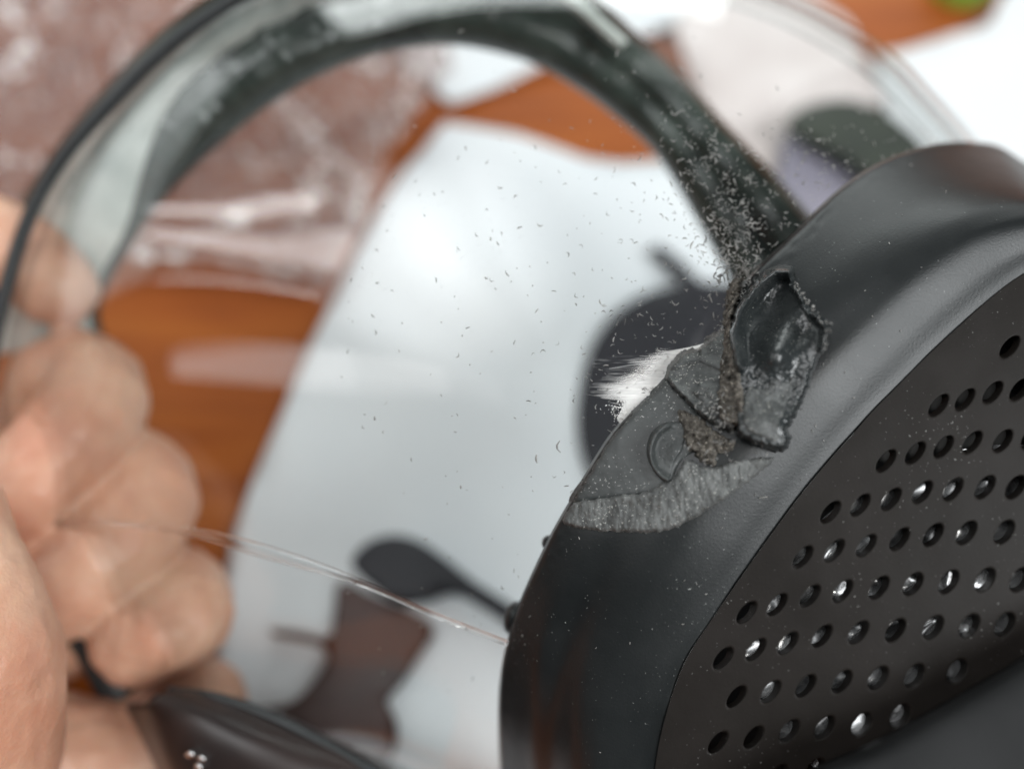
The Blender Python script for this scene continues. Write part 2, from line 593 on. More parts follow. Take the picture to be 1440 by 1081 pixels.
RTAB = []
for vx, vy, R in ((690, 0, 690), (484, -484, 686), (442, -531, 690), (0, -690, 690), (-300, -640, 738), (-501, -617, 795), (-651, -497, 819), (-771, -352, 847),
                  (-826, -197, 849), (-851, -17, 851), (-771, 213, 797), (-701, 288, 757), (-616, 393, 731), (-311, 480, 572), (0, 560, 560), (420, 420, 600)):
    RTAB.append((math.atan2(vy, vx) % (2 * math.pi), R))
RTAB.sort()


def Rth(th):
    th %= 2 * math.pi
    n = len(RTAB)
    for i in range(n):
        a0, r0 = RTAB[i]
        a1, r1 = RTAB[(i + 1) % n]
        if i == n - 1:
            a1 += 2 * math.pi
        t = th if th >= RTAB[0][0] else th + 2 * math.pi
        if a0 <= t <= a1:
            rm = RTAB[i - 1][1]
            rp = RTAB[(i + 2) % n][1]
            f = (t - a0) / (a1 - a0)
            m0, m1 = (r1 - rm) * 0.4, (rp - r0) * 0.4
            return (2 * f ** 3 - 3 * f * f + 1) * r0 + (f ** 3 - 2 * f * f + f) * m0 + (-2 * f ** 3 + 3 * f * f) * r1 + (f ** 3 - f * f) * m1
    return RTAB[0][1]


def visor_d(px, py):
    dx, dy = px - VC[0], py - VC[1]
    th = math.atan2(dy, dx)
    s = math.hypot(dx, dy) / Rth(th)
    return VF + vz(th) * (1 - math.sqrt(max(0.0, 1 - min(1, s) ** 2)))


NT, NP = 180, 56
V = []
for i in range(NT):
    th = 2 * math.pi * i / NT
    R = Rth(th)
    # the dome runs past its horizon on the right, and stops at the rim on the left
    right = 0.5 + 0.5 * math.cos(th + math.radians(42))
    pmax = math.radians(84 + 26 * smooth(0.45, 0.8, right))
    for j in range(NP):
        ph = pmax * (j + 0.15) / (NP - 1 + 0.15)
        s = math.sin(ph)
        d = VF + vz(th) * (1 - math.cos(ph))
        V.append(P(VC[0] + R * s * math.cos(th), VC[1] + R * s * math.sin(th), d))
F = grid_faces(NT, NP, True, False)
F.append(tuple(i * NP for i in range(NT)))
visor = mk("visor", V, F, M_visor, mask)
fix_normals(visor)
solid(visor, 0.0018, -1)

# rim of the visor: black edge tube along the left side
rim_pts = []
for k in range(90):
    th = math.radians(245 - 150 * k / 89)
    R = Rth(th) * 1.004
    ph = math.radians(85)
    rim_pts.append(P(VC[0] + R * math.sin(ph) * math.cos(th), VC[1] + R * math.sin(ph) * math.sin(th), VF + vz(th) * (1 - math.cos(ph))))
V, F = tube(rim_pts, [0.0015 + 0.0030 * smooth(40, 56, k) for k in range(90)], 12)
mk("visor_rim", V, F, M_rim, mask)

# moulded crease of the visor, a clear rib
m_rib = bpy.data.materials.new("clear_rib")
m_rib.use_nodes = True
_b = m_rib.node_tree.nodes["Principled BSDF"]
_b.inputs["Transmission Weight"].default_value = 1
_b.inputs["Roughness"].default_value = 0.03
_b.inputs["IOR"].default_value = 1.45
_b.inputs["Base Color"].default_value = (0.97, 0.98, 0.98, 1)
crease = catmull([(60, 738, 0), (140, 733, 0), (260, 745, 0), (380, 776, 0), (500, 815, 0), (610, 862, 0), (720, 905, 0)], 60)
rows = []
for i, p in enumerate(crease):
    u = i / 59
    hw = 2.5 + 6 * math.exp(-((u - 0.45) / 0.16) ** 2)
    for k in range(9):
        a = -1 + 2 * k / 8
        hgt = (0.00006 + 0.0004 * math.exp(-((u - 0.45) / 0.2) ** 2)) * (1 - a * a)
        x, y = p.x + a * hw * 0.25, p.y + a * hw
        rows.append(P(x, y, visor_d(x, y) - 0.0002 - hgt))
o = mk("visor_crease", rows, grid_faces(60, 9), m_rib, mask)
o.modifiers.clear()
solid(o, 0.0004, -1)

# face seal: the arch of rubber behind the visor
outer = [(-20, 500), (-8, 420), (40, 300), (140, 160), (290, 20), (470, -50), (640, -62), (780, -22), (882, 60), (950, 122), (1000, 180), (1085, 268), (1200, 400)]
inner = [(135, 480), (128, 440), (150, 375), (225, 262), (345, 152), (470, 78), (610, 46), (730, 64), (815, 106), (888, 160), (942, 214), (1000, 310), (1060, 420)]
dl = [0.208, 0.206, 0.196, 0.185, 0.182, 0.183, 0.184, 0.186, 0.188, 0.188, 0.186, 0.184, 0.182]
r0 = [(a[0], a[1], d + 0.004) for a, d in zip(outer, dl)]
r1 = [(a[0] * .8 + b[0] * .2, a[1] * .8 + b[1] * .2, d - 0.001) for a, b, d in zip(outer, inner, dl)]
r2 = [(a[0] * .5 + b[0] * .5, a[1] * .5 + b[1] * .5, d + 0.001) for a, b, d in zip(outer, inner, dl)]
r3 = [(a[0] * .18 + b[0] * .82, a[1] * .18 + b[1] * .82, d + 0.001) for a, b, d in zip(outer, inner, dl)]
r4 = [(b[0], b[1], d + 0.006) for b, d in zip(inner, dl)]
rows = loft_px([r0, r1, r2, r3, r4], 240, 20)
V = []
for i, rw in enumerate(rows):
    u = i / 239
    for j, p in enumerate(rw):
        v = j / 19
        d = p.z
        # moulded cross ribs on the left half of the arch
        rb = sum(math.exp(-((u - c) / 0.0035) ** 2) for c in (0.20, 0.245, 0.285, 0.33, 0.375, 0.42, 0.47))
        d -= 0.0007 * rb * smooth(0.25, 0.4, v) * (1 - smooth(0.85, 0.95, v))
        d += 0.0006 * fbm(p.x / 60, p.y / 60, 3, 2)
        V.append(P(p.x, p.y, d))
seal = mk("face_seal", V, grid_faces(240, 20), M_seal, mask)
solid(seal, 0.003, -1)

# pale strip built in for the visor edge's reflection, next to the rim
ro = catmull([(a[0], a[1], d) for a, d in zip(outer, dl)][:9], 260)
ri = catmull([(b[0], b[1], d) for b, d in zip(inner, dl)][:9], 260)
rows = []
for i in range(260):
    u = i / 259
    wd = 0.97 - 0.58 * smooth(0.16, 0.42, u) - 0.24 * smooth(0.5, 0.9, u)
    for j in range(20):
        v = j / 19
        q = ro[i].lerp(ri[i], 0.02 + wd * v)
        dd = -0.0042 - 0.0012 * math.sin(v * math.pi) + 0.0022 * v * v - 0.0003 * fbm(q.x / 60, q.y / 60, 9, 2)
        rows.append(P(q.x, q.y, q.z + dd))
o = mk("seal_sheen", rows, grid_faces(260, 20), M_sheen, mask)
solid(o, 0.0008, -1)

# ---- perforated front and its rubber housing
GC = (1450.0, 1000.0)


def grille_d(px, py):
    r2 = ((px - GC[0]) ** 2 + (py - GC[1]) ** 2) / 600.0 ** 2
    return 0.1195 + 0.0068 * r2


A = [(1560, 330), (1500, 268), (1440, 228), (1390, 202), (1300, 206), (1200, 250), (1100, 342), (1050, 392), (1022, 436), (1012, 464), (984, 486), (950, 502), (934, 526), (922, 545), (860, 607), (800, 705), (762, 775), (722, 870),
     (702, 965), (704, 1090), (720, 1200)]
B = [(1640, 330), (1560, 345), (1490, 362), (1440, 387), (1395, 420), (1320, 487), (1262, 545), (1240, 567), (1222, 586), (1204, 605), (1188, 622), (1172, 640), (1160, 654), (1130, 690), (1080, 757), (1030, 828), (1000, 872), (962, 932),
     (935, 1010), (920, 1090), (914, 1200)]
A3 = [(x, y, min(visor_d(x, y), 0.178) + 0.0004) for x, y in A]
B3 = [(x, y, grille_d(x, y) + 0.0004) for x, y in B]
prof = [(0.0, 0.0, 0.0008), (0.012, 0.0, -0.0016), (0.05, 0.06, -0.0022), (0.2, 0.42, -0.0014), (0.34, 0.70, -0.0012), (0.47, 0.88, -0.0013), (0.58, 0.955, -0.0015),
        (0.68, 0.985, -0.0015), (0.83, 1.0, -0.0010), (0.94, 1.0, -0.0004), (1.0, 1.0, -0.0002)]
SMOOTH_A = A[:7] + [(1040, 405), (985, 462), (930, 528)] + A[14:]
a_ = catmull(A3, 120)
as_ = catmull([(x, y, min(visor_d(x, y), 0.178) + 0.0004) for x, y in SMOOTH_A], 120)
b_ = catmull(B3, 120)
rails = []
for s, wgt, off in prof:
    rl = []
    for k, (p, p2, q) in enumerate(zip(a_, as_, b_)):
        p = p.lerp(p2, smooth(0.02, 0.22, s))
        low = smooth(0.62, 0.86, k / 119) if 0.3 < s < 0.98 else 0.0   # the shoulder flattens out towards the bottom
        rl.append((p.x + (q.x - p.x) * s, p.y + (q.y - p.y) * s, p.z + (q.z - p.z) * wgt + off * (1 - low) + (0.0035 * (1 - s)) * low))
    rails.append(rl)
NU, NV = 260, 64
rows = loft_px(rails, NU, NV)
V = []
kd = kdtree.KDTree(NU * NV)
HP = []
for i, rw in enumerate(rows):
    for j, p in enumerate(rw):
        d = p.z + 0.00015 * fbm(p.x / 170, p.y / 170, 1, 2) * smooth(0, 0.1, j / NV)
        if j < 6:
            d += 0.0002 * fbm(p.x / 9, p.y / 9, 4, 2)
        V.append(P(p.x, p.y, d))
        kd.insert((p.x, p.y, 0), i * NV + j)
        HP.append(d)
kd.balance()
housing = mk("rubber_housing", V, grid_faces(NU, NV), M_rubber, mask)
solid(housing, 0.0016, -1)


def hous_d(px, py):
    ns = kd.find_n((px, py, 0), 4)
    if ns[0][2] > 14:
        return min(visor_d(px, py), HP[ns[0][1]])
    sw = sd = 0
    for co, idx, dist in ns:
        wgt = 1 / (dist + 0.3)
        sw += wgt
        sd += wgt * HP[idx]
    return sd / sw


# little moulded clips on the housing edge
def nub(name, px, py, rx, ry, d, h, mat, parent, ang=0.0):
    V = []
    n, m = 20, 8
    for j in range(m):
        ph = math.pi / 2 * j / (m - 1)
        for k in range(n):
            a = 2 * math.pi * k / n
            x, y = math.cos(a) * math.cos(ph) ** 0.6 * rx, math.sin(a) * math.cos(ph) ** 0.6 * ry
            V.append(P(px + x * math.cos(ang) - y * math.sin(ang), py + x * math.sin(ang) + y * math.cos(ang), d - h * math.sin(ph)))
    F = grid_faces(m, n, False, True)
    return mk(name, V, F, mat, parent)


nub("edge_clip", 722, 868, 14, 24, 0.1445, 0.005, M_rubber, housing, 0.25)
nub("edge_clip", 770, 762, 8, 10, 0.138, 0.003, M_rubber, housing, 0.3)

# ---- grille with real holes
HOLES = [(1420, 488), (1320, 570), (1357, 562), (1396, 552), (1434, 548), (1246, 648), (1287, 637), (1327, 628), (1367, 622), (1410, 620), (1450, 616),
         (1168, 720), (1210, 710), (1253, 702), (1297, 692), (1340, 688), (1385, 685), (1428, 685),
         (1129, 783), (1173, 774), (1218, 767), (1265, 758), (1312, 752), (1359, 749), (1412, 748), (1455, 746),
         (1050, 861), (1093, 850), (1139, 838), (1185, 831), (1236, 826), (1284, 821), (1334, 818), (1385, 815), (1434, 815),
         (1017, 925), (1063, 913), (1108, 904), (1156, 894), (1207, 889), (1259, 886), (1312, 882), (1363, 880), (1413, 878), (1460, 876),
         (1036, 979), (1084, 972), (1133, 964), (1184, 958), (1235, 953), (1286, 950), (1346, 943),
         (1010, 1043), (1060, 1036), (1110, 1027), (1160, 1022), (1212, 1018), (1266, 1006),
         (1095, 1090), (1146, 1082), (1194, 1074), (1048, 1098)]
gout = catmull([(x - (2 if i < 9 else 0), y, 0) for i, (x, y) in enumerate(B)], 110)
outline = [(p.x, p.y) for p in gout] + [(1100, 1200), (1300, 1200), (1500, 1200), (1640, 1200), (1640, 1000), (1640, 800), (1640, 600), (1640, 450)]
NH = 22


def hole_loop(c, k, sx=0, sy=0):
    # holes near the rim are seen more obliquely than those in the middle
    f = smooth(60, 420, min(math.hypot(c[0] - p.x, c[1] - p.y) for p in gout[::4]))
    a, b = 20.0, 9.6 + 3.4 * f
    an = math.radians(-50 - 7 * f)
    r = []
    for i in range(NH):
        t = 2 * math.pi * i / NH
        x, y = math.cos(t) * a * k, math.sin(t) * b * k
        r.append((c[0] + sx + x * math.cos(an) - y * math.sin(an), c[1] + sy + x * math.sin(an) + y * math.cos(an)))
    return r


pts = [Vector(p) for p in outline]
n0 = len(pts)
edges = [(i, (i + 1) % n0) for i in range(n0)]
loops = []
for c in HOLES:
    s = len(pts)
    lp = hole_loop(c, 1.0)
    pts += [Vector(p) for p in lp]
    edges += [(s + i, s + (i + 1) % NH) for i in range(NH)]
    loops.append(s)
    pts += [Vector(p) for p in hole_loop(c, 1.16)]
y = 390
while y < 1200:
    x = 905
    while x < 1640:
        if all(math.hypot(x - c[0], y - c[1]) > 25 for c in HOLES):
            pts.append(Vector((x, y)))
        x += 13
    y += 13
res = delaunay_2d_cdt(pts, edges, [], 1, 1e-6)
v2, f2, vorig = res[0], res[2], res[3]
holes_set = []


def in_hole(x, y):
    for c in HOLES:
        if abs(x - c[0]) < 24 and abs(y - c[1]) < 24:
            lp = HL[c]
            ins = False
            for i in range(NH):
                a, b = lp[i], lp[(i + 1) % NH]
                if (a[1] > y) != (b[1] > y) and x < (b[0] - a[0]) * (y - a[1]) / (b[1] - a[1]) + a[0]:
                    ins = not ins
            if ins:
                return True
    return False


HL = {c: hole_loop(c, 1.0) for c in HOLES}
V, F = [], []
for v in v2:
    V.append(P(v.x, v.y, grille_d(v.x, v.y) + 0.00012 * fbm(v.x / 60, v.y / 60, 2, 2)))
for f in f2:
    cxx = sum(v2[i].x for i in f) / len(f)
    cyy = sum(v2[i].y for i in f) / len(f)
    if not in_hole(cxx, cyy):
        F.append(tuple(f))
# hole walls: a rounded lip then a short bore that leans away to the lower right of the mask
lookup = {}
for i, o_ in enumerate(vorig):
    for q in o_:
        lookup[q] = i
for c, s in zip(HOLES, loops):
    prev = [lookup[s + i] for i in range(NH)]
    for k, dd, sh in ((0.97, 0.00012, 0.3), (0.92, 0.00045, 1.2), (0.85, 0.0011, 3.0), (0.78, 0.0021, 6.5)):
        lp = hole_loop(c, k, -sh, -sh * 0.35)
        base = len(V)
        for q in lp:
            V.append(P(q[0], q[1], grille_d(c[0], c[1]) + dd + (grille_d(q[0], q[1]) - grille_d(c[0], c[1]))))
        cur = [base + i for i in range(NH)]
        for i in range(NH):
            F.append((prev[i], prev[(i + 1) % NH], cur[(i + 1) % NH], cur[i]))
        prev = cur
grille = mk("grille", V, F, M_grille, mask)
bm = bmesh.new()
bm.from_mesh(grille.data)
bmesh.ops.recalc_face_normals(bm, faces=bm.faces)
bm.to_mesh(grille.data)
bm.free()

# dark backing dish, and a crumpled white filter disc inside the front
DISH = [(x + 5, y + 4) for x, y in outline[:110]] + [(1640, 1230), (1640, 400)]
V2, F2 = cdt_fill(DISH, 22)
V = [P(x, y, grille_d(x, y) + 0.0062) for x, y in V2]
mk("inner_dish", V, F2, M_rim, mask)
V = []
NF = 90
for i in range(NF):
    a = 2 * math.pi * i / NF
    for j in range(24):
        r = j / 23
        x = 1330 + 270 * r * math.cos(a) - 90 * r * math.sin(a)
        y = 860 + 235 * r * math.sin(a)
        rr = 0.0005 * math.sin(a * 26) * r + 0.0009 * fbm(x / 14, y / 14, 8, 2)
        V.append(P(x, y, grille_d(x, y) + 0.0027 + rr + 0.0006 * fbm(x / 22, y / 22, 3, 2)))
mk("filter_disc", V, grid_faces(NF, 24, True, False), M_filter, mask)

# valve cover, bottom right corner, nearer to the camera
rails = [[(1560, 850, .118), (1440, 922, .117), (1330, 986, .117), (1220, 1045, .117), (1120, 1092, .118), (1020, 1180, .119)],
         [(1575, 858, .113), (1452, 930, .112), (1340, 996, .112), (1230, 1056, .112), (1130, 1102, .113), (1040, 1190, .114)],
         [(1600, 890, .1105), (1480, 965, .1095), (1370, 1030, .1095), (1260, 1090, .1095), (1160, 1140, .1105), (1080, 1210, .111)],
         [(1680, 1010, .1075), (1560, 1090, .107), (1450, 1150, .107), (1350, 1200, .107), (1250, 1250, .1075), (1150, 1300, .108)]]
rows = loft_px(rails, 60, 24)
o = mk("valve_cover", [P(p.x, p.y, p.z) for rw in rows for p in rw], grid_faces(60, 24), M_cover, mask)
solid(o, 0.0015, -1)

# ---- torn rubber on the housing
def seg_dist(px, py, line):
    best, bt = 1e9, 0
    n = len(line) - 1
    for i in range(n):
        ax, ay = line[i]
        bx, by = line[i + 1]
        dx, dy = bx - ax, by - ay
        t = max(0, min(1, ((px - ax) * dx + (py - ay) * dy) / (dx * dx + dy * dy + 1e-9)))
        q = math.hypot(px - ax - dx * t, py - ay - dy * t)
        if q < best:
            best, bt = q, (i + t) / n
    return best, bt


def gauss(x, s):
    return math.exp(-(x / s) ** 2)


def mound(px, py, cx, cy, sx, sy, ang=0):
    c, s = math.cos(ang), math.sin(ang)
    x, y = px - cx, py - cy
    return math.exp(-((x * c + y * s) / sx) ** 2 - ((-x * s + y * c) / sy) ** 2)


def patch(name, outl, hfun, mat, fall=6, step=3.0, ragged=0.0, n_out=None, sink=0.0006, crisp=False, parent=housing):
    pts = poly(outl, 3) if crisp else outl
    per = sum(math.hypot(pts[i][0] - pts[i - 1][0], pts[i][1] - pts[i - 1][1]) for i in range(len(pts)))
    n = n_out or int(per / (step * 0.9))
    ol = catmull([(a, b, 0) for a, b in pts], n, True)
    if ragged:
        ol = [Vector((p.x + ragged * fbm(p.x / 6, p.y / 6, 1, 3), p.y + ragged * fbm(p.x / 6, p.y / 6, 8, 3), 0)) for p in ol]
    ring = [(p.x, p.y) for p in ol]
    V2, F = cdt_fill(ring, step)
    line = ring + [ring[0]]
    V = []
    for x, y in V2:
        e, _ = seg_dist(x, y, line)
        k = math.sqrt(min(1, e / fall)) if fall > 0 else 1
        V.append(P(x, y, hous_d(x, y) + sink - (sink + hfun(x, y, e) * 0.001) * k))
    o = mk(name, V, F, mat, parent)
    fix_normals(o)
    c = o.data.polygons[len(o.data.polygons) // 2]
    if c.normal.dot(FWD) > 0:
        o.data.flip_normals()
    return o


# greyed smooth lip under the tear
patch("greyed_lip", [(800, 706), (828, 660), (860, 608), (895, 566), (930, 530), (955, 545), (985, 580), (1000, 620), (960, 650), (940, 690), (900, 702), (850, 706)],
      lambda x, y, e: 0.5 + 0.25 * mound(x, y, 870, 650, 50, 30, -0.9), M_facet, fall=8, step=4)

# scraped fibrous patch
patch("scraped_patch", [(790, 736), (797, 716), (812, 704), (840, 699), (876, 694), (905, 690), (930, 676), (948, 668), (966, 644), (996, 656), (1040, 646), (1092, 642),
                        (1066, 668), (1020, 702), (975, 730), (935, 747), (890, 749), (830, 746)],
      lambda x, y, e: 0.95 + 0.30 * fbm(x / 4, y / 14, 2, 5) + 0.35 * fbm(x / 18, y / 22, 6, 3) + 0.3 * mound(x, y, 880, 700, 60, 10) - 0.5 * smooth(960, 1080, x),
      M_scrape, fall=5, step=2.0, ragged=2.5)

# half round nub with a crescent lip


def nub_h(x, y, e):
    r = math.hypot((x - 952) / 40.0, (y - 636) / 44.0)
    side = 1 - smooth(945, 968, x - (y - 636) * 0.35)
    return 0.75 + 2.1 * gauss(r - 0.93, 0.11) * side + 0.5 * gauss(r, 0.35) + 0.06 * fbm(x / 4, y / 4, 3, 3)


patch("rounded_nub", [(908, 640), (911, 615), (922, 600), (940, 592), (960, 592), (966, 606), (962, 628), (950, 650), (944, 672), (936, 678), (922, 668)],
      nub_h, M_facet, fall=3, step=2.2)

# torn flap: a thick curled lip, a glossy hollow and a ragged right edge
LIP = [(1038, 512), (1032, 470), (1042, 434), (1064, 402), (1090, 382), (1112, 382)]
RAG = [(1118, 396), (1128, 416), (1144, 436), (1164, 460), (1160, 490)]


def flap_h(x, y, e):
    d1, t1 = seg_dist(x, y, LIP)
    d2, t2 = seg_dist(x, y, RAG)
    low = smooth(470, 560, y)
    h = 2.5 + 1.2 * smooth(560, 630, y)
    h += 3.4 * gauss(d1, 9)
    h += (2.3 + 0.9 * fbm(x / 5, y / 5, 3, 3)) * gauss(d2, 7)
    h -= 1.9 * mound(x, y, 1084, 430, 30, 52, 0.5)
    h += 1.9 * mound(x, y, 1092, 496, 20, 27, 0.3)
    h -= 0.8 * mound(x, y, 1128, 470, 14, 26, 0.6)
    h += 0.9 * mound(x, y, 1072, 590, 30, 24)
    h -= 0.6 * mound(x, y, 1110, 545, 14, 40, 0.4)
    h += low * (0.16 * fbm(x / 7, y / 7, 2, 5)) + 0.03 * fbm(x / 6, y / 6, 9, 3)
    return max(0.5 + 0.004 * max(0, y - 400), h * 1.3)


patch("torn_flap", [(1030, 520), (1022, 480), (1028, 445), (1050, 408), (1076, 381), (1100, 371), (1116, 378), (1117, 398), (1128, 412), (1137, 430), (1152, 441), (1166, 457),
                    (1167, 472), (1160, 494), (1148, 515), (1138, 545), (1124, 575), (1110, 602), (1113, 618), (1101, 636), (1078, 632), (1050, 622), (1034, 608), (1030, 570)],
      flap_h, M_flap, fall=7, step=1.7, ragged=3.0)
# lighter rough skin over the lower half of the flap
patch("torn_skin", [(1040, 550), (1052, 532), (1070, 538), (1086, 520), (1104, 528), (1122, 510), (1128, 540), (1116, 572), (1104, 598), (1106, 618), (1092, 628), (1066, 622), (1042, 606), (1036, 575)],
      lambda x, y, e: flap_h(x, y, e) + 0.2 + 0.2 * fbm(x / 4.5, y / 4.5, 12, 4) * (0.4 + 0.6 * smooth(600, 540, y)), M_torn, fall=9, step=2.2, ragged=6, sink=0.0)

# crumpled lump that overhangs the visor
patch("torn_lump", [(934, 527), (944, 505), (962, 490), (984, 487), (996, 472), (1014, 464), (1030, 478), (1036, 530), (1036, 600), (1016, 604), (990, 590), (966, 566), (946, 546)],
      lambda x, y, e: 1.6 + 1.4 * mound(x, y, 1000, 560, 34, 26, 0.6) + 0.6 * gauss(seg_dist(x, y, [(936, 524), (952, 545), (985, 580)])[0], 5)
      + 0.5 * fbm(x / 9, y / 9, 5, 5) * smooth(530, 570, y) + 0.5 * gauss(seg_dist(x, y, [(945, 515), (985, 505), (1020, 520)])[0], 4), M_torn, fall=5, step=2.2, ragged=3)
patch("torn_ridge", [(952, 574), (972, 578), (996, 596), (1018, 612), (1034, 622), (1030, 634), (1010, 640), (1004, 655), (986, 650), (964, 628), (956, 604)],
      lambda x, y, e: 1.3 + 0.8 * fbm(x / 6, y / 6, 6, 5), M_lint, fall=5, step=2.2, ragged=5)
# brown matted lint standing beside the flap
patch("lint_strip", [(1024, 404), (1046, 392), (1040, 420), (1034, 446), (1034, 480), (1042, 508), (1050, 545), (1050, 585), (1036, 602), (1012, 592), (1004, 565), (1008, 530), (1014, 490)],
      lambda x, y, e: 3.3 + 0.7 * fbm(x / 6, y / 6, 4, 5) + 0.8 * gauss(seg_dist(x, y, [(1026, 450), (1036, 510), (1044, 580)])[0], 7), M_lint, fall=6, step=2.0, ragged=4)


# ------------------------------------------------------------------ loose crumbs and scratches (uncountable)
def crumb(V, F, px, py, dfun, ln, wd, ang, bend, up=0.00025):
    n = 4
    base = len(V)
    c, s = math.cos(ang), math.sin(ang)
    for i in range(n):
        t = -1 + 2 * i / (n - 1)
        x0, y0 = t * ln / 2, bend * (1 - t * t) * ln
        ww = wd * (0.45 + 0.55 * (1 - t * t)) * random.uniform(0.7, 1.2)
        for sgn, hh in ((-1, 0), (1, 0), (0.1, 1)):
            x, y = x0, y0 + sgn * ww / 2
            qx, qy = px + x * c - y * s, py + x * s + y * c
            V.append(P(qx, qy, dfun(qx, qy) - 0.00003 - hh * up))
    for i in range(n - 1):
        a, b = base + i * 3, base + i * 3 + 3
        F += [(a, b, b + 2, a + 2), (a + 1, a + 2, b + 2, b + 1), (a, a + 1, b + 1, b)]
    F += [(base, base + 2, base + 1), (base + 9, base + 10, base + 11)]


def in_poly(x, y, pl):
    c = False
    n = len(pl)
    for i in range(n):
        a, b = pl[i], pl[(i + 1) % n]
        if (a[1] > y) != (b[1] > y) and x < (b[0] - a[0]) * (y - a[1]) / (b[1] - a[1]) + a[0]:
            c = not c
    return c


HOUSE = [(x + 3, y + 3) for x, y in A] + [(720, 1300), (1700, 1300), (1700, 330)]
V, F = [], []


def try_crumb(x, y, l0, l1):
    if in_poly(x, y, HOUSE) or math.hypot(x - VC[0], y - VC[1]) > 0.97 * Rth(math.atan2(y - VC[1], x - VC[0])):
        return
    l = l0 + (l1 - l0) * 1.5 * random.random() ** 1.9
    crumb(V, F, x, y, visor_d, l, random.uniform(0.9, 1.9) * (0.6 + l / 12), random.gauss(0.5, 1.0), random.uniform(-0.45, 0.45))


for k in range(850):                                  # thick drift against the seal
    t = random.random()
    x, y = 960 + 120 * t + random.gauss(0, 32), 190 + 150 * t + random.gauss(0, 40)
    cl = fbm(x / 22, y / 22, 3, 2)
    if random.random() < 0.55 + 1.2 * cl:
        try_crumb(x, y, 1.5, 7)
for k in range(260):
    try_crumb(random.gauss(1035, 28), random.gauss(372, 32), 2, 9)
for k in range(340):                                  # thinning out across the dome
    r, a = abs(random.gauss(0, 210)), random.uniform(math.radians(100), math.radians(260))
    try_crumb(1030 + r * math.cos(a), 320 + r * math.sin(a) * 1.1, 2.5, 7)
for k in range(150):
    try_crumb(random.uniform(480, 1000), random.uniform(200, 980), 2, 6)
for k in range(160):
    try_crumb(random.gauss(1170, 60), random.gauss(230, 35), 2, 6)
for k in range(110):
    try_crumb(random.uniform(820, 1000), random.uniform(420, 640), 2.5, 6)
for x, y, l, b in ((788, 628, 17, .3), (755, 645, 12, .1), (527, 588, 6, 0), (690, 232 + 104, 5, 0), (648, 685, 5, 0)):
    crumb(V, F, x, y, visor_d, l, 3, 1.5, b)
c0 = P(1000, 350, 0.132)
o = mk("rubber_crumbs", V, F, M_shaving, loc=c0, shade=False, label="grey rubber crumbs and shavings scattered over the visor, thickest beside the torn rubber", cat="crumbs", kind="stuff")

# crumbs and lint on the housing
V, F = [], []
for k in range(230):
    x, y = random.uniform(720, 1440), random.uniform(220, 1080)
    if not in_poly(x, y, HOUSE):
        continue
    if kd.find((x, y, 0))[2] > 8:
        continue
    if random.random() > 0.15 + 0.85 * math.exp(-(math.hypot(x - 1060, y - 620) / 220) ** 2):
        continue
    crumb(V, F, x, y, lambda a, b: hous_d(a, b), random.uniform(2, 4.5), random.uniform(1.2, 2), random.uniform(0, 3.1), random.uniform(-.2, .2), 0.00012)
crumb(V, F, 1073, 699, hous_d, 13, 3.5, -0.15, 0.0)
for k in range(120):
    a = random.random()
    x, y = random.gauss(1010, 26), random.gauss(585, 36)
    crumb(V, F, x, y, lambda a, b: hous_d(a, b) - 0.0032, random.uniform(3, 8), random.uniform(1.2, 2.4), random.uniform(0, 3.1), random.uniform(-.4, .4))
for k in range(45):
    t = random.random() * (len(RAG) - 1)
    i = int(t)
    x = RAG[i][0] + (RAG[i + 1][0] - RAG[i][0]) * (t - i) + random.gauss(1, 2.5)
    y = RAG[i][1] + (RAG[i + 1][1] - RAG[i][1]) * (t - i) + random.gauss(0, 2.5)
    crumb(V, F, x, y, lambda a, b: hous_d(a, b) - 0.0060, random.uniform(2, 6), random.uniform(1.2, 3), random.uniform(0, 3.1), random.uniform(-.4, .4), 0.0004)
for k in range(260):
    t = random.random()
    x, y = 1052 - 34 * t + random.gauss(0, 8), 375 + 110 * t + random.gauss(0, 8)
    crumb(V, F, x, y, lambda a, b: min(hous_d(a, b), visor_d(a, b)) - 0.0012, random.uniform(2, 7), random.uniform(1, 2.2), random.uniform(0, 3.1), random.uniform(-.5, .5), 0.0003)
mk("torn_fibres", V, F, M_shaving, housing, shade=False, kind="stuff")

# white scratches on the visor beside the tear
V, F = [], []
for k in range(42):
    t = random.random()
    y = 500 + 85 * t + random.gauss(0, 4)
    x1 = 985 - (y - 490) * 0.78 - random.uniform(0, 50)
    x0 = x1 - random.uniform(8, 40) - 50 * random.random() * (math.exp(-((y - 550) / 12) ** 2) + 1.3 * math.exp(-((y - 508) / 8) ** 2))
    ang = random.gauss(-0.07 if y < 530 else 0.14, 0.07)
    crumb(V, F, (x0 + x1) / 2, y, visor_d, x1 - x0, random.uniform(0.25, 0.7), ang, random.uniform(-.03, .03), 0.00002)
for k in range(170):
    x, y = random.gauss(872, 16), random.gauss(582, 8)
    if x < 985 - (y - 490) * 0.9:
        crumb(V, F, x + 12, y - 4, visor_d, random.uniform(1, 3.5), random.uniform(0.8, 1.8), random.uniform(0, 3), 0.1, 0.0001)
mk("scratches", V, F, M_scratch, visor, shade=False, kind="stuff")


